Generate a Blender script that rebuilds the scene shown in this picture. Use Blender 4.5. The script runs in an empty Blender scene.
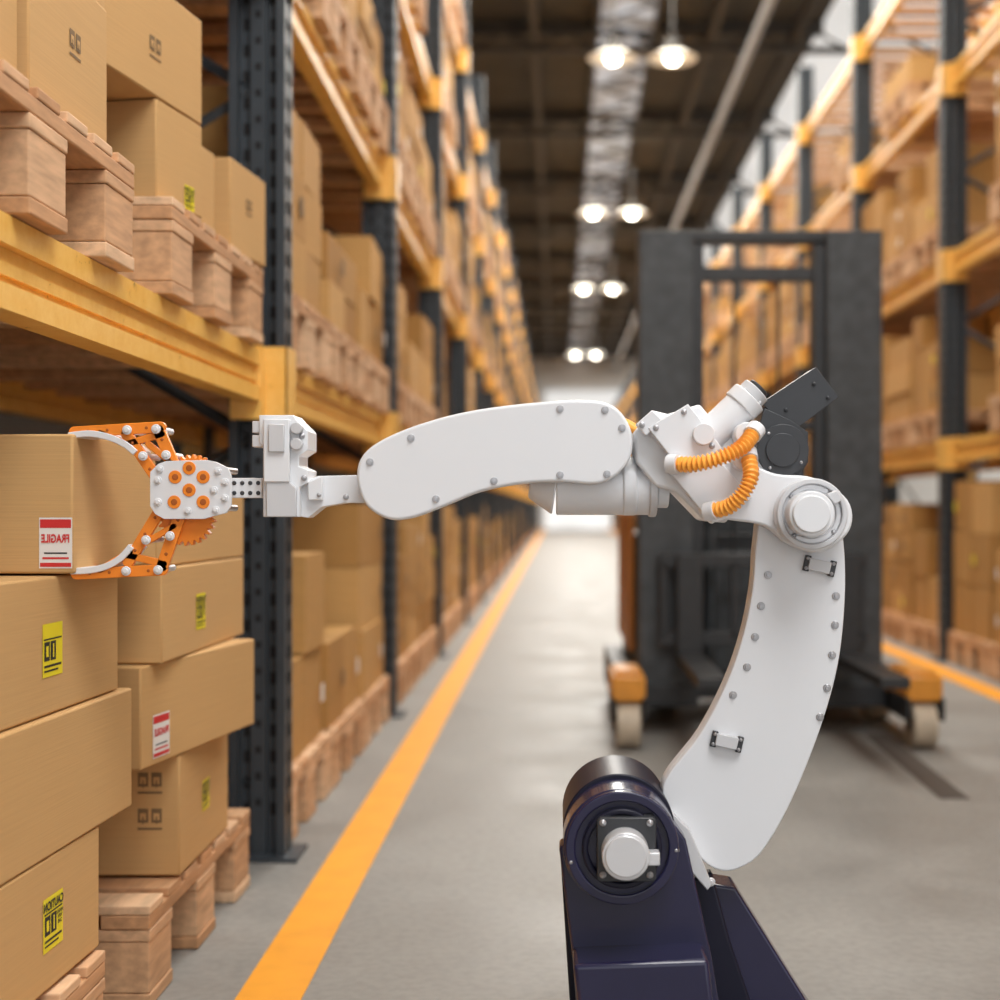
import bpy, bmesh, math, random
from mathutils import Vector, Matrix
random.seed(7)
F=1388.9; CX=556.0; CY=508.0; CH=1.0
scene=bpy.context.scene
COL=scene.collection
scene.view_settings.view_transform='Standard'
scene.view_settings.look='None'

# ------------------------------------------------------------------ materials
def newmat(name):
    m=bpy.data.materials.new(name); m.use_nodes=True
    nt=m.node_tree; b=nt.nodes['Principled BSDF']
    return m,nt,b
def simple(name,col,rough=0.5,metal=0.0,var=0.0,scale=20,bump=0.0,spec=0.5,emit=0,coat=0):
    m,nt,b=newmat(name)
    b.inputs['Roughness'].default_value=rough; b.inputs['Metallic'].default_value=metal
    b.inputs['Specular IOR Level'].default_value=spec
    b.inputs['Coat Weight'].default_value=coat
    tc=nt.nodes.new('ShaderNodeTexCoord'); n=nt.nodes.new('ShaderNodeTexNoise')
    n.inputs['Scale'].default_value=scale; n.inputs['Detail'].default_value=6
    nt.links.new(tc.outputs['Object'],n.inputs['Vector'])
    r=nt.nodes.new('ShaderNodeValToRGB')
    c=Vector(col)
    r.color_ramp.elements[0].position=0.3; r.color_ramp.elements[1].position=0.7
    r.color_ramp.elements[0].color=(*(c*(1-var)),1); r.color_ramp.elements[1].color=(*(c*(1+var)),1)
    nt.links.new(n.outputs['Fac'],r.inputs['Fac']); nt.links.new(r.outputs['Color'],b.inputs['Base Color'])
    if bump:
        bp=nt.nodes.new('ShaderNodeBump'); bp.inputs['Strength'].default_value=bump; bp.inputs['Distance'].default_value=0.002
        nt.links.new(n.outputs['Fac'],bp.inputs['Height']); nt.links.new(bp.outputs['Normal'],b.inputs['Normal'])
    if emit:
        b.inputs['Emission Color'].default_value=(*col,1); b.inputs['Emission Strength'].default_value=emit
    return m
def island(name,c0,c1,rough,grain=(1,1,1),gs=6,gamt=0.25,bump=0.2):
    m,nt,b=newmat(name); b.inputs['Roughness'].default_value=rough
    b.inputs['Specular IOR Level'].default_value=0.25
    geo=nt.nodes.new('ShaderNodeNewGeometry'); tc=nt.nodes.new('ShaderNodeTexCoord')
    mp=nt.nodes.new('ShaderNodeMapping'); mp.inputs['Scale'].default_value=grain
    n=nt.nodes.new('ShaderNodeTexNoise'); n.inputs['Scale'].default_value=gs; n.inputs['Detail'].default_value=7
    nt.links.new(tc.outputs['Object'],mp.inputs['Vector']); nt.links.new(mp.outputs['Vector'],n.inputs['Vector'])
    r=nt.nodes.new('ShaderNodeValToRGB')
    r.color_ramp.elements[0].color=(*c0,1); r.color_ramp.elements[1].color=(*c1,1)
    nt.links.new(geo.outputs['Random Per Island'],r.inputs['Fac'])
    hs=nt.nodes.new('ShaderNodeMixRGB'); hs.blend_type='MULTIPLY'; hs.inputs['Fac'].default_value=1
    r2=nt.nodes.new('ShaderNodeValToRGB'); r2.color_ramp.elements[0].position=.3; r2.color_ramp.elements[1].position=.7
    r2.color_ramp.elements[0].color=(1-gamt,1-gamt,1-gamt,1); r2.color_ramp.elements[1].color=(1,1,1,1)
    nt.links.new(n.outputs['Fac'],r2.inputs['Fac'])
    nt.links.new(r.outputs['Color'],hs.inputs['Color1']); nt.links.new(r2.outputs['Color'],hs.inputs['Color2'])
    nt.links.new(hs.outputs['Color'],b.inputs['Base Color'])
    bp=nt.nodes.new('ShaderNodeBump'); bp.inputs['Strength'].default_value=bump; bp.inputs['Distance'].default_value=0.001
    nt.links.new(n.outputs['Fac'],bp.inputs['Height']); nt.links.new(bp.outputs['Normal'],b.inputs['Normal'])
    return m
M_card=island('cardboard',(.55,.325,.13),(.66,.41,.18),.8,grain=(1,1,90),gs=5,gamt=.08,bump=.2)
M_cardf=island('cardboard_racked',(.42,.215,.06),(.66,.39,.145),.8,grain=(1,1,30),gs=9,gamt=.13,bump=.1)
M_tape=simple('paper_tape',(.56,.35,.155),.45,var=.05)
M_seam=simple('cardboard_seam',(.22,.12,.05),.9)
M_print=simple('printed_ink',(.21,.13,.06),.8)
M_wood=island('pallet_wood',(.62,.33,.16),(.86,.57,.35),.75,grain=(10,2,14),gs=4,gamt=.34,bump=.4)
# painted yellow beam with chipped paint
M_beam,nt,b=newmat('yellow_paint_steel'); b.inputs['Roughness'].default_value=.36
tc=nt.nodes.new('ShaderNodeTexCoord'); n=nt.nodes.new('ShaderNodeTexNoise'); n.inputs['Scale'].default_value=22; n.inputs['Detail'].default_value=9; n.inputs['Roughness'].default_value=.75
nt.links.new(tc.outputs['Object'],n.inputs['Vector'])
r=nt.nodes.new('ShaderNodeValToRGB'); e=r.color_ramp.elements
e[0].position=.325; e[0].color=(.14,.07,.03,1); e[1].position=.36; e[1].color=(.86,.47,.09,1)
e2=r.color_ramp.elements.new(.7); e2.color=(.95,.60,.17,1)
nt.links.new(n.outputs['Fac'],r.inputs['Fac']); nt.links.new(r.outputs['Color'],b.inputs['Base Color'])
M_post=simple('dark_grey_steel',(.046,.056,.066),.42,metal=.2,var=.12,scale=14)
M_hole=simple('slot_black',(.006,.006,.007),.8)
M_white=simple('robot_white',(.765,.775,.80),.36,var=.012,scale=4,coat=.15)
M_white2=simple('robot_light_grey',(.60,.605,.625),.4,var=.03,scale=6)
M_silver=simple('silver_cap',(.70,.70,.72),.3,metal=.3)
M_screw=simple('screw_steel',(.45,.45,.47),.3,metal=.7)
M_dark=simple('charcoal_plastic',(.035,.037,.042),.42,var=.08)
M_navy=simple('navy_gloss',(.016,.015,.05),.24,var=.05,coat=.3)
M_navy2=simple('navy_dark',(.009,.009,.022),.4,spec=.3)
M_orange=simple('orange_plastic',(.90,.26,.022),.38,var=.05)
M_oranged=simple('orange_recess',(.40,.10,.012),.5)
M_hose=simple('orange_hose',(.98,.44,.07),.4,var=.03)
M_ylab=simple('yellow_label',(.84,.70,.02),.5)
M_wlab=simple('white_label',(.80,.78,.75),.5)
M_red=simple('red_label',(.62,.03,.03),.5)
M_ink=simple('black_ink',(.02,.02,.02),.6)
M_fork=simple('forklift_grey',(.048,.053,.057),.5,metal=.1,var=.3,scale=18)
M_forkd=simple('forklift_dark',(.022,.023,.025),.5,var=.2)
M_forko=simple('forklift_orange',(.66,.27,.03),.4,var=.08)
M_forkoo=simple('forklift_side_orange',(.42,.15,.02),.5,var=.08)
M_wheel=simple('roller_polyurethane',(.48,.40,.30),.5,var=.1)
def floor_mat():
    m,nt,b=newmat('concrete_floor')
    tc=nt.nodes.new('ShaderNodeTexCoord')
    n1=nt.nodes.new('ShaderNodeTexNoise'); n1.inputs['Scale'].default_value=1.7; n1.inputs['Detail'].default_value=12; n1.inputs['Roughness'].default_value=.66
    n2=nt.nodes.new('ShaderNodeTexNoise'); n2.inputs['Scale'].default_value=40; n2.inputs['Detail'].default_value=5
    for q in (n1,n2): nt.links.new(tc.outputs['Object'],q.inputs['Vector'])
    r=nt.nodes.new('ShaderNodeValToRGB'); r.color_ramp.elements[0].position=.34; r.color_ramp.elements[1].position=.66
    r.color_ramp.elements[0].color=(.215,.205,.19,1); r.color_ramp.elements[1].color=(.30,.29,.27,1)
    nt.links.new(n1.outputs['Fac'],r.inputs['Fac'])
    r2=nt.nodes.new('ShaderNodeValToRGB'); r2.color_ramp.elements[0].position=.3; r2.color_ramp.elements[1].position=.6
    r2.color_ramp.elements[0].color=(.84,.84,.84,1); r2.color_ramp.elements[1].color=(1,1,1,1)
    nt.links.new(n2.outputs['Fac'],r2.inputs['Fac'])
    mx=nt.nodes.new('ShaderNodeMixRGB'); mx.blend_type='MULTIPLY'; mx.inputs['Fac'].default_value=1
    nt.links.new(r.outputs['Color'],mx.inputs['Color1']); nt.links.new(r2.outputs['Color'],mx.inputs['Color2'])
    nt.links.new(mx.outputs['Color'],b.inputs['Base Color'])
    b.inputs['Specular IOR Level'].default_value=.3
    mr=nt.nodes.new('ShaderNodeMapRange'); mr.inputs['From Min'].default_value=.35; mr.inputs['From Max'].default_value=.65
    mr.inputs['To Min'].default_value=.42; mr.inputs['To Max'].default_value=.60
    nt.links.new(n1.outputs['Fac'],mr.inputs['Value']); nt.links.new(mr.outputs['Result'],b.inputs['Roughness'])
    bp=nt.nodes.new('ShaderNodeBump'); bp.inputs['Strength'].default_value=.1; bp.inputs['Distance'].default_value=.002
    nt.links.new(n2.outputs['Fac'],bp.inputs['Height']); nt.links.new(bp.outputs['Normal'],b.inputs['Normal'])
    return m
M_floor=floor_mat()
M_line=simple('orange_floor_paint',(.88,.36,.012),.5,var=.08,scale=9,spec=.3)
M_strip=simple('dark_strip_brown',(.07,.055,.045),.7)
M_wall=simple('painted_wall',(.72,.71,.69),.8,var=.04,scale=2)
M_wallg=simple('grey_wall_panel',(.22,.21,.20),.8,var=.08,scale=2)
M_ceil=simple('dark_ceiling_panel',(.06,.054,.046),.8,var=.15,scale=1.5)
M_truss=simple('ceiling_truss_steel',(.045,.04,.035),.6)
M_pipe=simple('ceiling_pipe_grey',(.35,.35,.35),.5)
def sky_mat(name,lo,hi,scl,tint=(1,1,.98)):
    m,nt,b=newmat(name)
    tc=nt.nodes.new('ShaderNodeTexCoord'); n=nt.nodes.new('ShaderNodeTexNoise'); n.inputs['Scale'].default_value=scl; n.inputs['Detail'].default_value=3
    nt.links.new(tc.outputs['Object'],n.inputs['Vector'])
    r=nt.nodes.new('ShaderNodeValToRGB'); r.color_ramp.elements[0].position=.42; r.color_ramp.elements[1].position=.58
    r.color_ramp.elements[0].color=(lo*tint[0],lo*tint[1],lo*tint[2],1); r.color_ramp.elements[1].color=(hi*tint[0],hi*tint[1],hi*tint[2],1)
    nt.links.new(n.outputs['Fac'],r.inputs['Fac']); nt.links.new(r.outputs['Color'],b.inputs['Emission Color'])
    b.inputs['Emission Strength'].default_value=1; b.inputs['Base Color'].default_value=(.3,.3,.3,1)
    return m
M_sky=sky_mat('translucent_skylight',.13,.45,3.0,(.90,.97,1.05))
M_sky2=sky_mat('daylight_roof_panel',.58,.68,.3)
M_door=sky_mat('daylit_door_panel',.62,.86,.25)
M_lamp=simple('lamp_glow',(1,.93,.8),.5,emit=24)
M_lampb=simple('lamp_reflector',(.80,.74,.60),.35,metal=.2,emit=.33)

# ------------------------------------------------------------------ mesh builder
class MB:
    def __init__(s): s.v=[];s.f=[];s.m=[];s.mats=[]
    def mi(s,mat):
        if mat not in s.mats: s.mats.append(mat)
        return s.mats.index(mat)
    def add(s,vs,fs,mat):
        o=len(s.v); s.v+= [tuple(x) for x in vs]; k=s.mi(mat)
        for f in fs: s.f.append([i+o for i in f]); s.m.append(k)
    def box(s,c,d,mat,rz=0.0,M=None):
        x,y,z=d[0]/2,d[1]/2,d[2]/2
        vs=[Vector((i*x,j*y,k*z)) for k in(-1,1) for j in(-1,1) for i in(-1,1)]
        R=M if M is not None else Matrix.Rotation(rz,3,'Z')
        if rz or M is not None: vs=[R@a for a in vs]
        c=Vector(c); vs=[a+c for a in vs]
        s.add(vs,[(0,2,3,1),(4,5,7,6),(0,1,5,4),(2,6,7,3),(0,4,6,2),(1,3,7,5)],mat)
    def b2(s,x0,x1,y0,y1,z0,z1,mat): s.box(((x0+x1)/2,(y0+y1)/2,(z0+z1)/2),(abs(x1-x0),abs(y1-y0),abs(z1-z0)),mat)
    def prism(s,poly,y0,y1,mat):
        n=len(poly)
        A=sum(poly[i][0]*poly[(i+1)%n][1]-poly[(i+1)%n][0]*poly[i][1] for i in range(n))
        if A<0: poly=poly[::-1]
        vs=[(p[0],y0,p[1]) for p in poly]+[(p[0],y1,p[1]) for p in poly]
        fs=[tuple(range(n)),tuple(range(2*n-1,n-1,-1))]
        fs+=[(i,i+n,(i+1)%n+n,(i+1)%n) for i in range(n)]
        s.add(vs,fs,mat)
    def cyl(s,p0,p1,r,mat,seg=32,r1=None):
        p0=Vector(p0);p1=Vector(p1); r1=r if r1 is None else r1
        a=(p1-p0).normalized(); t=Vector((0,0,1)) if abs(a.z)<.9 else Vector((1,0,0))
        u=a.cross(t).normalized(); w=a.cross(u)
        vs=[]
        for p,q in((p0,r),(p1,r1)):
            for i in range(seg):
                th=2*math.pi*i/seg+.2618; vs.append(p+u*math.cos(th)*q+w*math.sin(th)*q)
        fs=[(i,(i+1)%seg,(i+1)%seg+seg,i+seg) for i in range(seg)]+[tuple(range(seg-1,-1,-1)),tuple(range(seg,2*seg))]
        s.add(vs,fs,mat)
    def ring(s,c,y0,y1,ri,ro,mat,seg=48):
        vs=[]
        for y,rr in((y0,ro),(y1,ro),(y1,ri),(y0,ri)):
            for i in range(seg):
                th=2*math.pi*i/seg; vs.append((c[0]+rr*math.cos(th),y,c[1]+rr*math.sin(th)))
        fs=[]
        for k in range(4):
            for i in range(seg):
                j=(i+1)%seg; k2=(k+1)%4
                fs.append((k*seg+i,k2*seg+i,k2*seg+j,k*seg+j))
        s.add(vs,fs,mat)
    def tube(s,pts,radf,mat,seg=14):
        n=len(pts); vs=[];prev=None
        for i,p in enumerate(pts):
            p=Vector(p); d=(Vector(pts[min(i+1,n-1)])-Vector(pts[max(i-1,0)])).normalized()
            if prev is None: u=d.cross(Vector((0,1,0)));u=u.normalized() if u.length>.1 else d.cross(Vector((1,0,0))).normalized()
            else: u=(prev-d*prev.dot(d)).normalized()
            prev=u; w=d.cross(u); r=radf(i/(n-1))
            for k in range(seg):
                th=2*math.pi*k/seg; vs.append(p+u*math.cos(th)*r+w*math.sin(th)*r)
        fs=[(i*seg+k,i*seg+(k+1)%seg,(i+1)*seg+(k+1)%seg,(i+1)*seg+k) for i in range(n-1) for k in range(seg)]
        fs+=[tuple(range(seg-1,-1,-1)),tuple(range((n-1)*seg,n*seg))]
        s.add(vs,fs,mat)
    def build(s,name,parent=None,bevel=0,smooth=True,seg=2,recalc=True):
        me=bpy.data.meshes.new(name); me.from_pydata(s.v,[],s.f)
        for m in s.mats: me.materials.append(m)
        me.polygons.foreach_set('material_index',s.m)
        if smooth or recalc:
            bm=bmesh.new(); bm.from_mesh(me)
            if recalc: bmesh.ops.recalc_face_normals(bm,faces=bm.faces)
            if smooth:
                for f in bm.faces: f.smooth=True
                for e in bm.edges:
                    if len(e.link_faces)!=2 or e.calc_face_angle(0)>math.radians(32): e.smooth=False
            bm.to_mesh(me); bm.free()
        ob=bpy.data.objects.new(name,me); COL.objects.link(ob)
        if parent:
            ob.parent=parent; ob.matrix_parent_inverse=Matrix.Translation(-parent.location)
        if bevel:
            md=ob.modifiers.new('bevel','BEVEL'); md.width=bevel; md.segments=seg; md.limit_method='ANGLE'; md.angle_limit=math.radians(35); md.harden_normals=False
        return ob
def empty(name,loc=(0,0,0)):
    e=bpy.data.objects.new(name,None); e.location=loc; COL.objects.link(e); e.empty_display_size=.2; return e
def spl(pts,k=8,closed=True):
    n=len(pts);out=[]
    rng=range(n) if closed else range(n-1)
    for i in rng:
        g=(lambda j:pts[j%n]) if closed else (lambda j:pts[max(0,min(n-1,j))])
        p0,p1,p2,p3=[Vector(g(i+d)) for d in(-1,0,1,2)]
        for t in range(k):
            t/=k
            out.append(tuple(.5*((2*p1)+(p2-p0)*t+(2*p0-5*p1+4*p2-p3)*t*t+(3*p1-p0-3*p2+p3)*t**3)))
    if not closed: out.append(tuple(pts[-1]))
    return out

# ------------------------------------------------------------------ building shell
HL=64.0
mb=MB(); mb.b2(-4.2,14.2,-8,HL+.2,-.12,0,M_floor); mb.build('floor',smooth=False)
mb=MB(); mb.b2(-.652,-.518,-8,HL,0,.003,M_line); mb.build('floor_marking_line',smooth=False)
mb=MB(); mb.b2(2.29,2.43,-8,HL,0,.003,M_line); mb.build('floor_marking_line',smooth=False)
mb=MB(); mb.box((1.39,5.45,.002),(.10,1.35,.003),M_strip,rz=-.03); mb.build('floor_dark_strip',smooth=False)  # short narrow dark strip laid flat on the floor near the forklift
mb=MB(); mb.b2(-4.2,-4.0,-8,HL,0,8,M_wallg); mb.build('wall_left',smooth=False)
mb=MB(); mb.b2(14,14.2,-8,HL,0,8,M_wall); mb.build('wall_right',smooth=False)
mb=MB(); mb.b2(-4.2,14.2,HL,HL+.2,0,8,M_wall); mb.build('wall_back',smooth=False)
mb=MB(); mb.b2(-.5,5.5,HL-.12,HL-.03,0,6.4,M_door)
for z in (1.6,3.2,4.8): mb.b2(-.5,5.5,HL-.16,HL-.12,z-.03,z+.03,M_wall)
mb.build('door_1',smooth=False)
mb=MB(); mb.b2(-4.2,3.85,-8,HL,8,8.15,M_ceil); mb.build('ceiling',smooth=False)
mb=MB(); mb.b2(3.85,14.2,-8,HL,8,8.15,M_sky2); mb.build('ceiling_daylight_panel',smooth=False)
mb=MB(); mb.b2(.62,1.38,-8,HL-.1,7.86,7.92,M_sky)
mb.b2(.56,.62,-8,HL-.1,7.8,8,M_truss); mb.b2(1.38,1.44,-8,HL-.1,7.8,8,M_truss)
y=-7.5
while y<HL-1:
    mb.b2(.62,1.38,y-.04,y+.04,7.80,7.86,M_pipe); mb.cyl((.62,y,7.82),(1.38,y+.75,7.82),.02,M_truss,seg=4); mb.cyl((1.38,y+.75,7.82),(.62,y+1.5,7.82),.02,M_truss,seg=4); y+=1.5
mb.build('ceiling_skylight',smooth=False)
mb=MB()
y=2.0
while y<HL:
    mb.b2(-4,13.95,y-.06,y+.06,7.55,7.63,M_truss); mb.b2(-4,3.85,y-.05,y+.05,7.8,7.99,M_truss)
    x=-3.9
    while x<3.8:
        a=Vector((x,y,7.6)); c=Vector((x+.45,y,7.85)); mb.cyl(a,c,.025,M_truss,seg=4); mb.cyl(c,(x+.9,y,7.6),.025,M_truss,seg=4); x+=.9
    y+=4.5
for x in (-3,-1.6,-.3,2.2,3.4): mb.b2(x-.05,x+.05,-7.9,HL-.1,7.64,7.78,M_truss)
mb.build('ceiling_truss',smooth=False)
mb=MB(); mb.cyl((2.66,-7.9,7.3),(2.66,HL-.1,7.3),.06,M_pipe,seg=12)
for i in range(14): mb.cyl((2.66,i*4.5+2,7.3),(2.66,i*4.5+2,7.56),.015,M_pipe,seg=6)
mb.build('ceiling_pipe')

# ------------------------------------------------------------------ pallet racks
LV=[1.445,2.67,3.88,4.98]; BH=.145; BAY=2.7
def rack(side,xf,ystart,nb,name):
    s=-1 if side=='L' else 1
    mb=MB(); depth=1.05; H=5.6
    for i in range(nb+1):
        y=ystart+i*BAY
        for k,xc in enumerate((xf+s*.08,xf+s*(depth-.08))):
            mb.b2(xc-.08,xc+.08,y-.012,y+.012,0,H,M_post)                 # web
            mb.b2(xc-.08,xc-.055,y-.055,y+.055,0,H,M_post); mb.b2(xc+.055,xc+.08,y-.055,y+.055,0,H,M_post)
            mb.b2(xc-.022,xc+.022,y-.035,y-.012,0,H,M_post)
            mb.b2(xc-.12,xc+.12,y-.09,y+.09,0,.012,M_post)
            if i<5:
                z=.12
                while z<H-.1:
                    for q in(-.038,.038): mb.b2(xc+q-.009,xc+q+.009,y-.0135,y-.012,z,z+.034,M_hole)
                    mb.b2(xc-.008,xc+.008,y-.0362,y-.035,z+.03,z+.05,M_hole)
                    if k==0: mb.b2(xf-s*.001-.0005,xf-s*.001+.0005,y-.026,y-.006,z,z+.034,M_hole); mb.b2(xf-s*.001-.0005,xf-s*.001+.0005,y+.012,y+.032,z,z+.034,M_hole)
                    z+=.075
        z=.2;fl=0
        while z<H-.6:
            a=(xf+s*.1,y,z+(.5 if fl else 0)); c=(xf+s*(depth-.1),y,z+(0 if fl else .5)); mb.cyl(a,c,.017,M_post,seg=4); z+=.5; fl=1-fl
    for i in range(nb):
        y0=ystart+i*BAY+.055; y1=y0+BAY-.11
        for L in LV:
            for k,xc in enumerate((xf+s*.10,xf+s*(depth-.09))):
                # stepped box beam with ridged aisle face
                mb.b2(xc-.022,xc+.022,y0,y1,L-BH,L,M_beam)
                mb.b2(xc-s*.022,xc-s*.040,y0,y1,L-BH,L-BH+.040,M_beam); mb.b2(xc-s*.022,xc-s*.040,y0,y1,L-.045,L,M_beam)
                mb.b2(xc-s*.022,xc-s*.030,y0,y1,L-BH+.055,L-BH+.075,M_beam)
                for yy in(y0+.02,y1-.02): mb.b2(xc-.045,xc+.045,yy-.03,yy+.03,L-BH-.05,L+.012,M_beam)
                if k==0:
                    # end connectors hooked over the upright
                    for ya,yb in((y1-.008,y1-.002),(y0+.002,y0+.008)): mb.b2(xf-s*.008,xf+s*.15,ya,yb,L-BH-.05,L+.012,M_beam)
                    for ya,yb in((y1-.008,y1+.05),(y0-.05,y0+.008)): mb.b2(xf-s*.003,xf-s*.010,ya,yb,L-BH-.05,L+.012,M_beam)
            for j in range(9):
                yy=y0+.15+j*(y1-y0-.3)/8
                mb.b2(xf+s*.13,xf+s*(depth-.115),yy-.04,yy+.04,L-.06,L-.015,M_wood)
        xb=xf+s*(depth+.02)
        if i%2==0:
            mb.cyl((xb,y0,.3),(xb,y1,1.3),.015,M_post,seg=4); mb.cyl((xb,y0,1.3),(xb,y1,.3),.015,M_post,seg=4)
            mb.cyl((xb,y0,1.5),(xb,y1,2.5),.015,M_post,seg=4); mb.cyl((xb,y0,2.5),(xb,y1,1.5),.015,M_post,seg=4)
    return mb.build(name,smooth=False)
rack('L',-.77,1.3,23,'pallet_rack')
rack('R',2.52,1.0,23,'pallet_rack')

# ------------------------------------------------------------------ pallets and boxes
PH=.21
def pallet(mb,x0,x1,y0,y1,z):
    """block pallet: bottom boards run away from the aisle, nine blocks, cross boards and deck"""
    bl=(x1-x0); w=(y1-y0); xm=(x0+x1)/2
    for yy in (y0+.085,(y0+y1)/2,y1-.085):
        mb.box((xm,yy,z+.014),(bl,.165,.027),M_wood)
        for xx in (x0+.075,xm,x1-.075):
            mb.box((xx,yy,z+.028+.052),(.145,.16,.103),M_wood)
        mb.box((xm,yy,z+.144),(bl,.165,.024),M_wood)
    for xx in (x0+.05,x0+.05+(bl-.1)*.2,x0+.05+(bl-.1)*.4,x0+.05+(bl-.1)*.6,x0+.05+(bl-.1)*.8,x1-.05):
        mb.box((xx,(y0+y1)/2,z+.171),(.098,w,.028),M_wood)
    n=7
    for i in range(n):
        yy=y0+.05+i*(w-.1)/(n-1); mb.box((xm,yy,z+.195),(bl,.098,.019),M_wood)
def stack(mb,x0,x1,y0,y1,z,h,aisle):
    ny=random.choice([1,2,2,2,3]); nx=2
    lh=random.choice([.18,.21,.24,.28,.33]); nl=max(1,int(h/lh))
    for ix in range(nx):
        for iy in range(ny):
            nlj=nl-(1 if random.random()<.22 else 0); zz=z
            for k in range(max(1,nlj)):
                hh=lh*(random.uniform(.94,1.0))
                wx=(x1-x0)/nx; wy=(y1-y0)/ny
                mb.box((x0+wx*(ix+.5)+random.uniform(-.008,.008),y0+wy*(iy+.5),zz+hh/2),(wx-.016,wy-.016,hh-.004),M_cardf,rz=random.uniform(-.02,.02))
                xs=(x1 if aisle>0 else x0)+aisle*.006
                if (ix==(nx-1) if aisle>0 else ix==0):
                    yc=y0+wy*(iy+.5)
                    if random.random()<.5: mb.box((xs,yc+wy*.25,zz+hh*.5),(.002,.05,.06),random.choice([M_print,M_print,M_ylab,M_wlab]))
                zz+=hh
boxes=MB(); pals=MB()
def fill(side,xf,ystart,nb,skip):
    s=-1 if side=='L' else 1
    for i in range(nb):
        for l,z in enumerate([0]+LV):
            if (i,l) in skip: continue
            for j in range(3):
                y0=ystart+i*BAY+.09+j*.85; y1=y0+.81
                pm={'L':(.02,.03,.04,.08,.6),'R':(.0,.02,.08,.55,.93)}[side][l]
                if random.random()<pm: continue
                xa=xf+s*.02; xb=xf+s*1.0; x0,x1=min(xa,xb),max(xa,xb)
                zz=z+.002
                pallet(pals,x0,x1,y0,y1,zz)
                hmax=.83 if l>0 else 1.0
                lo=.6
                if side=='R' and l<3: lo=.9
                if l==4: hmax=.5
                if side=='R' and l==3: hmax=.5
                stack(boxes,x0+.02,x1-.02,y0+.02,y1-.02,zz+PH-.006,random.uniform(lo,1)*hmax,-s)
fill('L',-.77,1.3,23,{(0,0),(0,1)})
fill('R',2.52,1.0,23,set())
pals.build('wooden_pallets',smooth=False,recalc=False)
boxes.build('stacked_cardboard_boxes',smooth=False,recalc=False)
def one_pallet(x0,x1,y0,y1,z):
    m=MB(); pallet(m,x0,x1,y0,y1,z); return m.build('wooden_pallet',smooth=False,bevel=.003)
one_pallet(-1.78,-.81,1.62,2.50,.001)
one_pallet(-1.78,-.81,2.77,3.68,.001)
one_pallet(-1.78,-.80,1.75,2.64,1.447)
one_pallet(-1.78,-.80,2.90,3.80,1.447)

def text_mesh(txt,size,bold=.02):
    cu=bpy.data.curves.new('t','FONT'); cu.body=txt; cu.size=size; cu.align_x='CENTER'; cu.align_y='CENTER'; cu.offset=size*bold
    ob=bpy.data.objects.new('t',cu); COL.objects.link(ob)
    dg=bpy.context.evaluated_depsgraph_get(); dg.update()
    me=bpy.data.meshes.new_from_object(ob.evaluated_get(dg)); bpy.data.objects.remove(ob); return me
TX={}
def put_text(name,txt,size,O,u,v,n,mat,parent,sx=1.0):
    k=(txt,size,mat.name)
    if k not in TX:
        me=text_mesh(txt,size,.035); me.materials.clear(); me.materials.append(mat); TX[k]=me
    ob=bpy.data.objects.new(name,TX[k]); COL.objects.link(ob)
    M=Matrix.Identity(4)
    for i in range(3): M[i][0]=-u[i]*sx; M[i][1]=v[i]; M[i][2]=n[i]; M[i][3]=O[i]
    ob.parent=parent; ob.matrix_world=M
    return ob
def rect(mb,O,u,v,n,cu,cv,w,h,mat,off=.001):
    c=O+u*cu+v*cv+n*off
    p=[c-u*w/2-v*h/2,c+u*w/2-v*h/2,c+u*w/2+v*h/2,c-u*w/2+v*h/2]
    mb.add(p,[(0,1,2,3)],mat)
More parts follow.
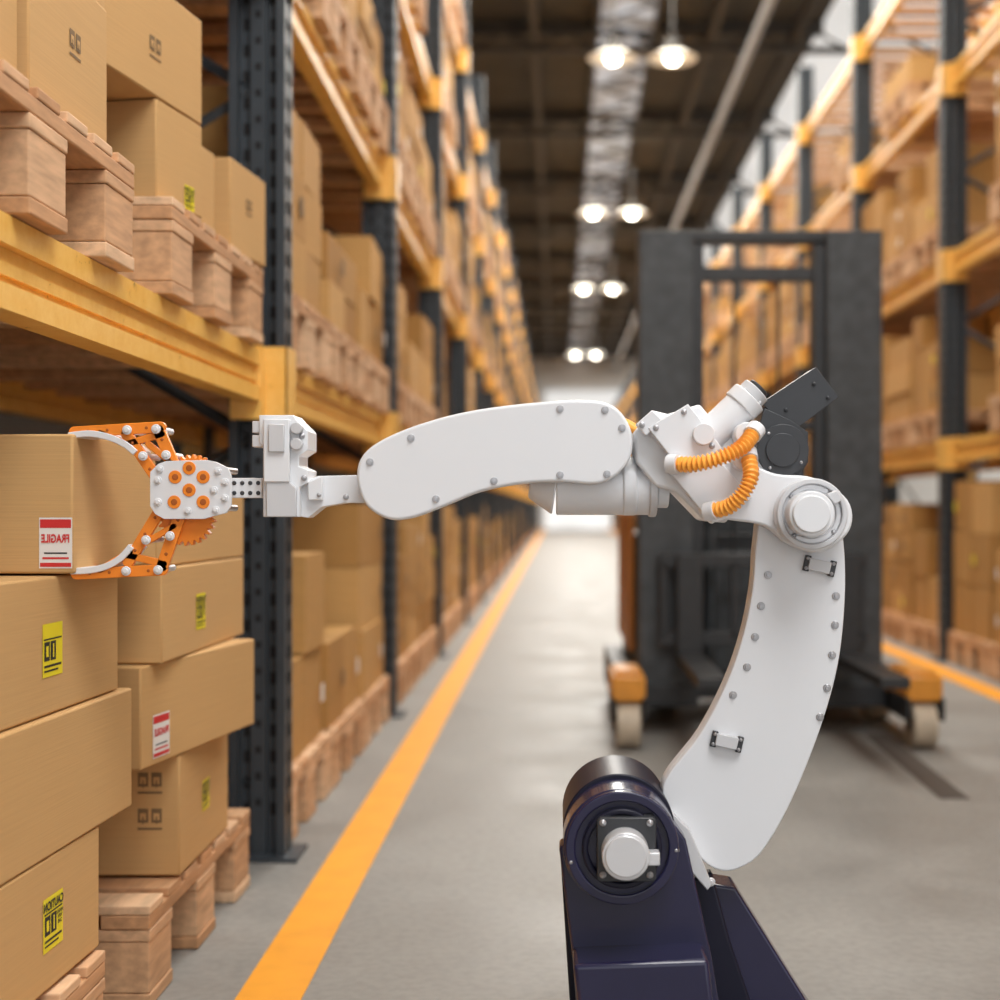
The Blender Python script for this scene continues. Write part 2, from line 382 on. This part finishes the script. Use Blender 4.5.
def cbox(A,B,z0,z1,depth,labels=()):
    """A = near plan corner, B = far plan corner of the aisle-facing side; depth goes away from the aisle"""
    A=Vector((A[0],A[1],0));B=Vector((B[0],B[1],0)); L=(B-A).length; u=(B-A)/L; w=Vector((u.y,-u.x,0)); Z=Vector((0,0,1))
    c=(A+B)/2-w*depth/2
    e=empty('cardboard_box',(c.x,c.y,z0))
    h=z1-z0
    mb=MB(); R=Matrix((( w.x,u.x,0),(w.y,u.y,0),(0,0,1)))
    mb.box((c.x,c.y,(z0+z1)/2),(depth,L,h),M_card,M=R); mb.build('carton',e,bevel=.004)
    d=MB()
    T=Vector((c.x,c.y,z1)); nz=Z
    rect(d,T,u,w,nz,0,0,L-.01,.055,M_tape,.0012); rect(d,T,u,w,nz,0,0,L-.01,.003,M_seam,.0018)
    FO=A-w*depth/2+Z*z0
    rect(d,FO,w,Z,-u,0,h-.04,.055,.07,M_tape,.0012)
    rect(d,FO,w,Z,-u,0,.034,.055,.06,M_tape,.0012)
    SO=A+Z*z0
    for kind,face,fu,fv,sc in labels:
        if face=='s': O,U,N,W_=SO,u,w,L
        else: O,U,N,W_=A-w*depth+Z*z0,w,-u,depth
        cu,cv=fu*W_,fv*h
        if kind=='caution':
            wd,ht=.082*sc,.088*sc
            rect(d,O,U,Z,N,cu,cv,wd,ht,M_ylab)
            put_text('label_text','CAUTION',.0200*sc,O+U*cu+Z*(cv+ht*.33)+N*.002,U,Z,N,M_ink,e,.9)
            rect(d,O,U,Z,N,cu-wd*.29,cv-ht*.02,wd*.27,ht*.36,M_ink,.0014); rect(d,O,U,Z,N,cu-wd*.29,cv-ht*.02,wd*.12,ht*.2,M_ylab,.0018)
            rect(d,O,U,Z,N,cu+wd*.02,cv-ht*.02,wd*.27,ht*.36,M_ink,.0014); rect(d,O,U,Z,N,cu+wd*.02,cv-ht*.02,wd*.06,ht*.26,M_ylab,.0018)
            put_text('label_text','HANDLE\nWITH\nCARE',.0085*sc,O+U*(cu+wd*.32)+Z*(cv+ht*.02)+N*.002,U,Z,N,M_ink,e,.8)
            rect(d,O,U,Z,N,cu,cv-ht*.30,wd*.86,ht*.045,M_ink,.0014); rect(d,O,U,Z,N,cu-wd*.08,cv-ht*.39,wd*.7,ht*.035,M_ink,.0014)
            rect(d,O,U,Z,N,cu,cv+ht*.205,wd*.9,ht*.03,M_ink,.0014)
        elif kind=='fragile':
            wd,ht=.056*sc,.085*sc
            if face=='s': wd*=1.35
            rect(d,O,U,Z,N,cu,cv,wd,ht,M_wlab); rect(d,O,U,Z,N,cu,cv+ht*.38,wd*.94,ht*.17,M_red,.0014)
            rect(d,O,U,Z,N,cu,cv-ht*.43,wd*.94,ht*.08,M_red,.0014); rect(d,O,U,Z,N,cu,cv-ht*.3,wd*.8,ht*.04,M_red,.0014); rect(d,O,U,Z,N,cu,cv-ht*.2,wd*.7,ht*.03,M_ink,.0014)
            put_text('label_text','FRAGILE',.019*sc,O+U*cu+Z*(cv+ht*.08)+N*.002,U,Z,N,M_red,e,.68 if face!='s' else .92)
        else:
            for q in(-1,1):
                rect(d,O,U,Z,N,cu+q*.018*sc,cv,.028*sc,.038*sc,M_print); rect(d,O,U,Z,N,cu+q*.018*sc,cv-.002,.016*sc,.018*sc,M_card,.0014)
                rect(d,O,U,Z,N,cu+q*.018*sc,cv-.012*sc,.004*sc,.02*sc,M_print,.0018)
            rect(d,O,U,Z,N,cu,cv-.035*sc,.066*sc,.006*sc,M_print)
    d.build('label_sheet',e,smooth=False,recalc=False)
    return e
# near column
cbox((-.842,1.92),(-.822,2.50),.212,.428,.45,[('caution','s',.635,.5,1.0)])
cbox((-.84,1.98),(-.812,2.66),.430,.656,.46)
cbox((-.85,2.02),(-.826,2.62),.658,.886,.45,[('caution','s',.485,.47,1.0)])
# box held by the gripper
cbox((-.809,2.325),(-.795,2.76),.890,1.124,.42,[('fragile','f',.932,.22,1.0)])
cbox((-1.40,1.7),(-1.35,2.2),.890,1.10,.35)
# column beside it
cbox((-.806,2.976),(-.81,3.43),.212,.470,.40,[('caution','s',.5,.5,.8),('up','f',.84,.8,.8),('up','f',.84,.5,.8)])
cbox((-.834,2.79),(-.738,3.40),.472,.680,.42,[('fragile','s',.15,.28,1.05)])
cbox((-.803,2.83),(-.787,3.50),.682,.876,.40,[('caution','s',.42,.45,.9)])
cbox((-.82,2.85),(-.787,3.50),.878,1.04,.40)
cbox((-1.32,2.80),(-1.30,3.40),.212,.62,.40)
# upper level boxes
Z1=1.447+.207
cbox((-.87,1.80),(-.86,2.22),Z1,2.05,.45,[('up','s',.55,.5,1)])
cbox((-.85,2.24),(-.84,2.60),Z1,1.93,.45,[('up','s',.55,.6,.8)])
cbox((-.86,2.22),(-.85,2.62),1.932,2.25,.40)
cbox((-.84,2.92),(-.80,3.14),Z1,1.862,.42,[('caution','s',.7,.15,.6)])
cbox((-.88,2.68),(-.80,3.14),1.864,2.10,.42,[('up','s',.5,.45,.8)])
cbox((-.87,3.17),(-.84,3.42),Z1,1.87,.3)
cbox((-.82,3.50),(-.79,3.78),Z1,1.885,.14,[('up','s',.5,.6,.7)])

# ------------------------------------------------------------------ robot arm
def P(px,py,y): s=F/y; return ((px-CX)/s, CH+(CY-py)/s)
def PP(poly,y): return [P(a,b,y) for a,b in poly]
def r_(px,y): return px*y/F
rob=empty('robot_arm',(.16,2.4,0))
def part(name,fn,bevel=.002,seg=2):
    m=MB(); fn(m); return m.build(name,rob,bevel=bevel,seg=seg)
def screw(m,px,py,y,r=.0055,mat=None):
    x,z=P(px,py,y); mat=mat or M_screw
    m.cyl((x,y+.002,z),(x,y-.002,z),r*1.25,mat,seg=14); m.cyl((x,y-.001,z),(x,y-.005,z),r*.8,mat,seg=6)
def disc(m,px,py,y0,y1,r,mat,seg=48,r1=None):
    x,z=P(px,py,y0); q=r_(r,y0); q1=q if r1 is None else r_(r1,y0)
    m.cyl((x,y1,z),(x,y0,z),q,mat,seg=seg,r1=q1)
def bar(m,p,q,w,y0,y1,mat,holes=0):
    a=Vector(P(*p,y0)); b_=Vector(P(*q,y0)); r=r_(w/2,y0); d=(b_-a).normalized(); ang=math.atan2(d.y,d.x)
    pts=[]
    for i in range(9): t=ang+math.pi/2+math.pi*i/8; pts.append((a.x+r*math.cos(t),a.y+r*math.sin(t)))
    for i in range(9): t=ang-math.pi/2+math.pi*i/8; pts.append((b_.x+r*math.cos(t),b_.y+r*math.sin(t)))
    m.prism(pts,y0,y1,mat)
    for i in range(holes):
        t=(i+.7)/(holes+.4); c=a.lerp(b_,t); m.cyl((c.x,y0+.001,c.y),(c.x,y0-.0008,c.y),r*.30,M_oranged,seg=12)
# base
def f(m):
    m.prism(PP([(559,848),(575,838),(676,826),(686,840),(712,958),(735,1100),(583,1100),(573,962),(562,872)],2.27),2.27,2.325,M_navy)
part('base_front_plate',f,.004,3)
part('base_housing',lambda m:(m.prism(PP([(573,965),(709,960),(728,1125),(590,1125)],2.18),2.18,2.48,M_navy)),.008,3)
part('base_strut',lambda m:(m.prism(PP([(712,884),(736,888),(806,1000),(866,1087),(700,1087)],2.41),2.41,2.49,M_navy),m.prism(PP([(690,880),(712,872),(730,940),(780,1087),(700,1087)],2.38),2.38,2.41,M_navy2)),.005,3)
part('base_back_plate',lambda m:m.prism(PP([(560,850),(680,830),(716,950),(740,1087),(575,1087)],2.45),2.45,2.50,M_navy2),.004)
def f(m):
    m.cyl((.20,2.38,0),(.20,2.38,.05),.27,M_navy,seg=64); m.cyl((.20,2.38,.05),(.20,2.38,.085),.21,M_navy2,seg=64)
    for i in range(8):
        t=i*math.pi/4+.2; m.cyl((.2+.24*math.cos(t),2.38+.24*math.sin(t),.05),(.2+.24*math.cos(t),2.38+.24*math.sin(t),.062),.012,M_screw,seg=6)
part('base_foot',f,.004)
def f(m):
    disc(m,619,830,2.32,2.50,56,M_navy2,64)
    disc(m,621,847,2.235,2.33,58,M_navy,64)
    x,z=P(622,848,2.225); m.ring((x,z),2.222,2.24,r_(47,2.22),r_(57,2.22),M_navy,64)
    m.ring((x,z),2.217,2.24,r_(34,2.22),r_(40,2.22),M_navy2,64)
part('shoulder_drum',f,.003,3)
def f(m):
    m.prism(PP([(600,817),(653,817),(656,820),(656,878),(653,881),(600,881),(597,878),(597,820)],2.21),2.205,2.235,M_dark)
    disc(m,626,857,2.165,2.21,24,M_silver,48); disc(m,626,857,2.160,2.168,21,M_silver,48)
    m.prism(PP([(648,853),(660,853),(660,866),(648,866)],2.18),2.18,2.205,M_silver)
    for a,b in((603,823),(650,823),(603,875),(650,875)): screw(m,a,b,2.204,.0045)
    for a,b in((571,862),(676,850)): screw(m,a,b,2.226,.0045)
part('shoulder_motor',f,.002)
# lower arm
LA=[(663,786),(700,734),(727,682),(744,632),(753,585),(756,545),(764,510),(800,498),(836,512),(844,545),(845,600),(838,665),(820,730),(792,800),(765,848),(745,866),(722,871),(700,858),(678,825)]
def f(m):
    pl=spl(PP(LA,2.36),6)
    m.prism(pl,2.36,2.375,M_white); m.prism(pl,2.378,2.415,M_white)
part('lower_arm',f,.003,3)
def f(m):
    for p in((768,575),(761,606),(755,637),(747,667),(733,695)): screw(m,*p,2.36)
    for p in((836,596),(835,625),(832,655),(827,688),(820,717)): screw(m,*p,2.36)
    for cx,cy,an in((820,566,.22),(727,742,.22)):
        def q(dx,dy): return (cx+dx*math.cos(an)-dy*math.sin(an),cy+dx*math.sin(an)+dy*math.cos(an))
        m.prism(PP([q(-11,-6),q(11,-6),q(11,6),q(-11,6)],2.345),2.345,2.36,M_white2)
        for dx in(-13,13):
            m.prism(PP([q(dx-3,-8),q(dx+3,-8),q(dx+3,8),q(dx-3,8)],2.352),2.352,2.36,M_dark)
            for dy in(-5,5): screw(m,*q(dx,dy),2.352,.0025)
    screw(m,711,882,2.36,.006,M_silver)
part('arm_hardware',f,.001,1)
part('shoulder_link',lambda m:m.prism(PP([(660,800),(690,830),(712,884),(707,890),(690,870),(640,850)],2.34),2.335,2.36,M_silver),.002)
# elbow
def f(m):
    m.prism(spl(PP([(700,468),(740,462),(775,474),(812,478),(846,500),(848,530),(820,552),(788,544),(764,526),(730,520),(700,515)],2.33),6),2.315,2.358,M_white)
part('elbow_bracket',f,.004,3)
def f(m):
    disc(m,812,514,2.285,2.32,36,M_white,56)
    x,z=P(812,514,2.28); m.ring((x,z),2.275,2.29,r_(30,2.28),r_(35.5,2.28),M_white2,56)
    m.ring((x,z),2.282,2.287,r_(24,2.28),r_(30,2.28),M_silver,56)
    disc(m,812,514,2.235,2.29,23,M_white,48); disc(m,812,514,2.228,2.237,19,M_white,48)
    for k in range(4):
        t=k*math.pi/2+.7; screw(m,812+28*math.cos(t),514+28*math.sin(t),2.284,.005)
    m.prism(PP([(826,494),(836,490),(842,500),(834,505)],2.27),2.262,2.29,M_white2)
part('elbow_joint',f,.002,2)
# wrist gearbox between elbow and forearm
def f(m):
    m.prism(PP([(634,432),(652,410),(668,414),(700,404),(716,424),(752,452),(775,476),(742,500),(726,523),(704,521),(676,492),(655,486),(636,462)],2.33),2.33,2.45,M_white)
part('gearbox_body',f,.005,3)
def f(m):
    m.prism(PP([(648,428),(688,404),(722,448),(684,474)],2.30),2.298,2.34,M_white)
    m.prism(PP([(668,470),(712,452),(752,498),(712,524)],2.305),2.303,2.34,M_white)
    m.prism(PP([(636,424),(652,410),(662,420),(646,436)],2.30),2.30,2.33,M_white)
    disc(m,704,434,2.285,2.30,11,M_white,32)
    for p in((656,428),(684,412),(642,425),(712,446)): screw(m,*p,2.298,.004)
    disc(m,716,512,2.28,2.305,10,M_white,28); disc(m,680,464,2.28,2.30,8,M_white,28)
part('gearbox_cover',f,.004,3)
def f(m):
    def a(px,py,y): x,z=P(px,py,2.36); return (x,y,z)
    m.cyl(a(700,444,2.34),a(742,404,2.34),r_(17,2.36),M_white,40)
    m.cyl(a(738,408,2.34),a(748,398,2.34),r_(19,2.36),M_white,40)
    m.cyl(a(748,398,2.34),a(755,391,2.34),r_(15,2.36),M_white2,32)
    m.cyl(a(755,391,2.34),a(758,388,2.34),r_(11,2.36),M_dark,32)
    m.prism(PP([(736,392),(748,386),(762,402),(752,412)],2.32),2.32,2.36,M_white)
part('wrist_cylinder',f,.002,2)
def f(m):
    m.prism(PP([(762,403),(816,367),(839,397),(790,434)],2.34),2.34,2.42,M_dark)
    m.prism(PP([(764,408),(790,420),(808,432),(808,462),(796,480),(770,480),(755,458),(758,430)],2.335),2.333,2.41,M_dark)
    disc(m,783,450,2.322,2.42,26,M_dark,48); disc(m,783,450,2.318,2.33,17,M_dark,40)
    m.prism(PP([(764,470),(802,470),(808,486),(768,486)],2.35),2.35,2.40,M_dark)
    for p in((786,410),(814,384),(828,398)): screw(m,*p,2.34,.003,M_dark)
    for t in(2.2,4.0,.6): screw(m,783+22*math.cos(t),450+22*math.sin(t),2.322,.0022,M_screw)
part('wrist_motor',f,.003,2)
def hose(name,pts):
    P3=[]
    for a,b,y in pts: x,z=P(a,b,y); P3.append((x,y,z))
    path=spl(P3,28,closed=False); n=len(path)
    L=sum((Vector(path[i+1])-Vector(path[i])).length for i in range(n-1)); rib=L/.0075
    m=MB(); m.tube(path,lambda t:.0113+.0026*(math.sin(2*math.pi*t*rib)),M_hose,seg=16)
    for k,s in((0,1),(-1,-1)):
        a=Vector(path[k]); d=(Vector(path[k+s*2])-a).normalized(); m.cyl(a-d*.01,a+d*.008,.016,M_white,seg=24)
    return m.build(name,rob)
hose('cable_hose_1',[(674,464,2.285),(696,464,2.265),(722,457,2.255),(742,447,2.26),(754,432,2.285)])
hose('cable_hose_2',[(712,511,2.285),(730,506,2.265),(744,492,2.255),(751,475,2.26),(748,456,2.285)])
def f(m):
    disc(m,747,434,2.285,2.34,12,M_white,28); disc(m,745,459,2.285,2.34,12,M_white,28)
part('hose_ports',f,.002)
# forearm
FA=[(357,480),(361,458),(380,441),(420,424),(470,411),(530,403),(585,400),(615,407),(631,430),(631,455),(618,474),(596,484),(560,482),(520,484),(480,492),(445,506),(412,518),(388,519),(366,505)]
def f(m):
    m.prism(spl(PP(FA,2.31),7),2.31,2.345,M_white)
    m.prism(spl(PP([(cx+(a-cx)*.97,cy+(b-cy)*.92) for a,b in FA for cx,cy in((495,462),)],2.35),7),2.35,2.43,M_white2)
    m.prism(spl(PP(FA,2.43),7),2.43,2.455,M_white)
part('forearm_shell',f,.005,4)
def f(m):
    for p in((411,438),(560,409),(605,410),(436,499),(494,481),(560,475),(607,474),(622,428),(370,462)): screw(m,*p,2.31,.005)
part('forearm_screws',f,.0006,1)
def f(m):
    def a(px,py,y=2.39): x,z=P(px,py,2.39); return (x,y,z)
    m.cyl(a(556,488),a(650,488),r_(27,2.39),M_white,48)
    m.cyl(a(530,484),a(556,488),r_(14,2.39),M_white,48,r1=r_(27,2.39))
    m.cyl(a(622,486),a(636,486),r_(29.5,2.39),M_white,48)
    m.cyl(a(648,486),a(656,486),r_(31,2.39),M_white2,48)
    m.cyl(a(656,486),a(668,486),r_(22,2.39),M_white,48)
part('forearm_tube',f,.003,2)
part('forearm_hose_stub',lambda m:m.tube([(P(616,420,2.4)[0],2.40,P(616,420,2.4)[1]),(P(626,420,2.4)[0],2.40,P(632,424,2.4)[1]),(P(640,432,2.4)[0],2.40,P(640,432,2.4)[1])],lambda t:.009,M_hose),0)
# wrist bracket
def f(m):
    m.prism(PP([(298,484),(318,476),(362,475),(372,503),(345,503),(322,507),(308,518),(296,516)],2.36),2.36,2.41,M_white)
    m.prism(PP([(308,482),(322,476),(322,500),(308,500)],2.345),2.345,2.36,M_white)
    screw(m,346,497,2.36,.004); screw(m,319,495,2.345,.003)
part('wrist_link',f,.003)
def f(m):
    m.prism(PP([(259,415),(293,415),(297,420),(308,431),(308,450),(299,456),(299,466),(308,470),(308,483),(300,487),(300,517),(263,517),(263,446),(259,443)],2.345),2.345,2.43,M_white)
    m.prism(PP([(263,419),(289,419),(289,482),(263,482)],2.33),2.333,2.345,M_white)
    m.prism(PP([(266,460),(296,488),(296,517),(266,517)],2.335),2.336,2.345,M_white2)
    m.prism(PP([(268,424),(284,424),(284,452),(268,452)],2.325),2.327,2.333,M_white2)
    for y in(428,442): 
        m.prism(PP([(252,y-7),(262,y-7),(262,y+5),(252,y+5)],2.35),2.35,2.40,M_silver)
    disc(m,296,428,2.33,2.35,6,M_white2,20); disc(m,296,444,2.33,2.35,6,M_white2,20)
    for p in((302,436),(304,478),(270,508)): screw(m,*p,2.344,.004)
part('wrist_block',f,.0025)
def f(m):
    m.prism(PP([(226,478),(262,478),(262,498),(226,498)],2.36),2.36,2.372,M_white)
    m.prism(PP([(226,478),(262,478),(262,498),(226,498)],2.41),2.41,2.422,M_white)
    for p in((234,483),(242,483),(250,483),(258,483),(234,493),(242,493),(250,493),(258,493)): disc(m,*p,2.358,2.362,2.2,M_dark,14)
    m.prism(PP([(232,484),(258,484),(258,492),(232,492)],2.372),2.372,2.41,M_white2)
part('gripper_neck',f,.0012,1)
# gripper
def plate(m,y0,y1):
    m.prism(PP([(150,472),(158,464),(166,461),(206,460),(216,462),(228,468),(231,476),(231,506),(226,513),(214,516),(204,519),(164,519),(155,514),(150,506)],y0),y0,y1,M_white)
def f(m):
    plate(m,2.335,2.343); plate(m,2.435,2.443)
    for p in((175,477),(203,477),(174,502),(203,502),(189,490),(189,468)):
        disc(m,*p,2.3335,2.336,6.6,M_orange,24); disc(m,*p,2.3328,2.334,3.2,M_oranged,14)
    for p in((158,480),(158,502),(160,469),(218,471),(225,482),(225,498),(216,510),(188,511),(214,490)):
        screw(m,*p,2.335,.0052,M_white)
    for p in((160,470),(222,470),(222,508),(162,508)):
        x,z=P(*p,2.34); m.cyl((x,2.343,z),(x,2.435,z),.006,M_screw,seg=12)
part('gripper_plate',f,.0012,2)
def gear(m,px,py,r,y0,y1,mat,n=26):
    x,z=P(px,py,y0); q=r_(r,y0); pts=[]
    for i in range(n):
        for fr,rr in((0,.88),(.25,1.03),(.5,1.03),(.75,.88)):
            t=2*math.pi*(i+fr)/n; pts.append((x+q*rr*math.cos(t),z+q*rr*math.sin(t)))
    m.prism(pts,y0,y1,mat)
def f(m):
    for a,b in((2.355,2.372),(2.405,2.422)):
        gear(m,192,480,25,a,b,M_orange); gear(m,186,517,28,a,b,M_orange)
part('gripper_gears',f,.0006,1)
def fingers(m):
    for y0,y1 in((2.345,2.354),(2.424,2.433)):
        O=M_orange
        bar(m,(178,476),(158,430),12,y0,y1,O,holes=3); bar(m,(156,478),(126,434),11,y0,y1,O,holes=3)
        bar(m,(74,432),(160,427),11,y0,y1,O,holes=4); bar(m,(100,433),(130,446),7,y0,y1,O); bar(m,(126,444),(162,434),7,y0,y1,O)
        bar(m,(148,444),(170,462),6,y0,y1,O)
        bar(m,(182,508),(162,566),12,y0,y1,O,holes=3); bar(m,(162,506),(128,562),11,y0,y1,O,holes=3)
        bar(m,(76,574),(162,570),11,y0,y1,O,holes=4); bar(m,(100,570),(130,552),7,y0,y1,O); bar(m,(126,555),(164,564),7,y0,y1,O)
        bar(m,(146,542),(174,526),6,y0,y1,O)
part('gripper_fingers',fingers,.0012,2)
def f(m):
    for p in((127,430),(156,429),(126,571),(158,570),(166,455),(143,456),(170,536),(146,540)):
        x,z=P(*p,2.345); m.cyl((x,2.338,z),(x,2.437,z),.0058,M_white,seg=16)
        screw(m,*p,2.339,.0065,M_white)
    def strip(pts,w):
        c=spl(PP(pts,2.352),6,closed=False); top=[];bot=[]
        for i,p in enumerate(c):
            a=Vector(c[max(0,i-1)]);b_=Vector(c[min(len(c)-1,i+1)]); d=(b_-a).normalized(); n=Vector((-d.y,d.x))*w
            top.append((p[0]+n.x,p[1]+n.y)); bot.append((p[0]-n.x,p[1]-n.y))
        m.prism(top+bot[::-1],2.341,2.424,M_white)
    strip([(70,436),(92,434),(112,438),(127,445),(137,453)],.0055)
    strip([(72,571),(92,570),(108,566),(122,558),(133,546)],.0055)
part('gripper_pads',f,.0012,2)

# ------------------------------------------------------------------ forklift
fk=empty('forklift',(.9,6.3,0))
def fpart(name,fn,bevel=.006): m=MB(); fn(m); return m.build(name,fk,bevel=bevel)
def f(m):
    for x0,x1 in((.366,.61),(1.20,1.446)):
        m.b2(x0,x1,6.15,6.19,.12,2.23,M_fork); m.b2(x0,x0+.05,6.19,6.32,.12,2.23,M_fork); m.b2(x1-.05,x1,6.19,6.32,.12,2.23,M_fork)
        m.b2(x0-.02,x1+.02,6.13,6.34,.12,.22,M_forkd)
    m.b2(.366,1.446,6.2,6.32,2.19,2.24,M_forkd)
part_=fpart('outer_mast',f)
def f(m):
    for x0,x1 in((.60,.66),(1.15,1.21)): m.b2(x0,x1,6.20,6.31,.15,2.18,M_forkd)
    m.b2(.60,1.21,6.22,6.30,2.02,2.08,M_forkd); m.b2(.60,1.21,6.22,6.30,1.35,1.39,M_forkd); m.b2(.6,1.21,6.22,6.3,.95,1.0,M_forkd)
    for x in(.70,1.11): m.cyl((x,6.27,.3),(x,6.27,1.36),.022,M_fork,seg=16)
    for x in(.8,1.0): m.cyl((x,6.24,.6),(x,6.24,2.05),.008,M_forkd,seg=8)
fpart('inner_mast',f)
def f(m):
    m.b2(.45,1.36,6.06,6.12,.74,.80,M_forkd); m.b2(.45,1.36,6.06,6.12,.40,.46,M_forkd)
    for x in(.47,.62,.78,1.03,1.19,1.33): m.b2(x-.015,x+.015,6.06,6.1,.44,.76,M_forkd)
    for x in(.58,1.26):
        m.b2(x-.055,x+.055,6.0,6.06,.33,.80,M_forkd); m.b2(x-.055,x+.055,5.15,6.06,.33,.37,M_forkd)
fpart('fork_carriage',f,.004)
def f(m):
    m.b2(.36,1.46,6.42,7.5,.12,.88,M_forkd); m.b2(.42,1.40,6.5,7.45,.88,.96,M_fork)
    m.b2(.335,.358,6.36,7.5,.34,.98,M_forkoo); m.b2(1.465,1.49,6.36,7.5,.3,.60,M_forkd)
    m.b2(.5,1.3,6.38,6.42,.25,.8,M_fork)
    m.cyl((.55,7.2,.96),(.55,7.2,1.18),.02,M_forkd,seg=10)
fpart('chassis',f,.01)
def f(m):
    for x0,x1 in((.225,.375),(1.44,1.60)):
        m.b2(x0+.03,x1-.03,5.9,7.4,.10,.27,M_forkd)
        m.b2(x0+.005,x1-.005,5.72,6.12,.20,.305,M_forko); m.b2(x0+.02,x1-.02,5.76,6.05,.305,.325,M_forko)
        m.b2(x0,x0+.02,5.70,6.0,.12,.22,M_forkd); m.b2(x1-.02,x1,5.70,6.0,.12,.22,M_forkd)
fpart('straddle_legs',f,.012)
def f(m):
    for x in(.30,1.52):
        m.cyl((x-.048,5.78,.10),(x+.048,5.78,.10),.095,M_wheel,seg=32); m.cyl((x-.052,5.78,.10),(x+.052,5.78,.10),.03,M_forkd,seg=16)
        m.cyl((x-.048,6.6,.13),(x+.048,6.6,.13),.128,M_wheel,seg=32)
    for x in (.55,1.28): m.cyl((x-.06,7.3,.15),(x+.06,7.3,.15),.148,M_forkd,seg=32)
fpart('wheels',f,.004)

# ------------------------------------------------------------------ lamps
def lamp(x,y,z,top):
    e=empty('high_bay_lamp',(x,y,z))
    m=MB(); m.cyl((x,y,z+.07),(x,y,z),.16,M_lampb,seg=32,r1=.30); m.cyl((x,y,z+.07),(x,y,z+.24),.08,M_truss,seg=16); m.cyl((x,y,z+.24),(x,y,top),.01,M_truss,seg=6)
    m.cyl((x,y,z+.01),(x,y,z-.05),.085,M_lamp,seg=24,r1=.06); m.build('housing',e)
for yy in (-1,8,17,26,35,50):
    for dx in(-.365,.365): lamp(1.06+dx,yy,6.5,7.88)
for yy in (12,21,30,39): 
    for dx in(-.36,.36): lamp(6.6+dx,yy,6.5,8.02)
def area(name,loc,size,power,col=(1,1,1),rot=(0,0,0),sy=None):
    l=bpy.data.lights.new(name,'AREA'); l.energy=power; l.color=col; l.shape='RECTANGLE'; l.size=size; l.size_y=sy or size
    o=bpy.data.objects.new(name,l); o.location=loc; o.rotation_euler=rot; COL.objects.link(o); return o
for i,yy in enumerate((1,10,19,28,37,46,55)):
    area('skylight_daylight',(1.0,yy,7.4),2.2,(280,560,640,720,760,800,850)[i],(1,.96,.89),sy=8)
area('added_key_light',(1.3,.2,4.6),2.4,135,(.98,.99,1.0),rot=(math.radians(18),math.radians(8),0),sy=2.0)  # key light added above the camera for robot and near boxes, no fixture
for yy in(8,22,40): area('side_daylight',(7.5,yy,7.6),5,460,(1,.98,.95),rot=(0,math.radians(25),0),sy=10)
w=bpy.data.worlds.new('hall_daylight'); scene.world=w; w.use_nodes=True
w.node_tree.nodes['Background'].inputs[0].default_value=(.97,.985,1.0,1); w.node_tree.nodes['Background'].inputs[1].default_value=1.2

# ------------------------------------------------------------------ camera
cd=bpy.data.cameras.new('camera'); cam=bpy.data.objects.new('camera',cd); COL.objects.link(cam)
cam.location=(0,0,CH); cam.rotation_euler=(math.pi/2,0,0)
cd.sensor_width=36; cd.lens=50; cd.shift_x=-.056; cd.shift_y=.008
cd.clip_end=200
cd.dof.use_dof=True; cd.dof.focus_distance=2.40; cd.dof.aperture_fstop=2.0
scene.camera=cam
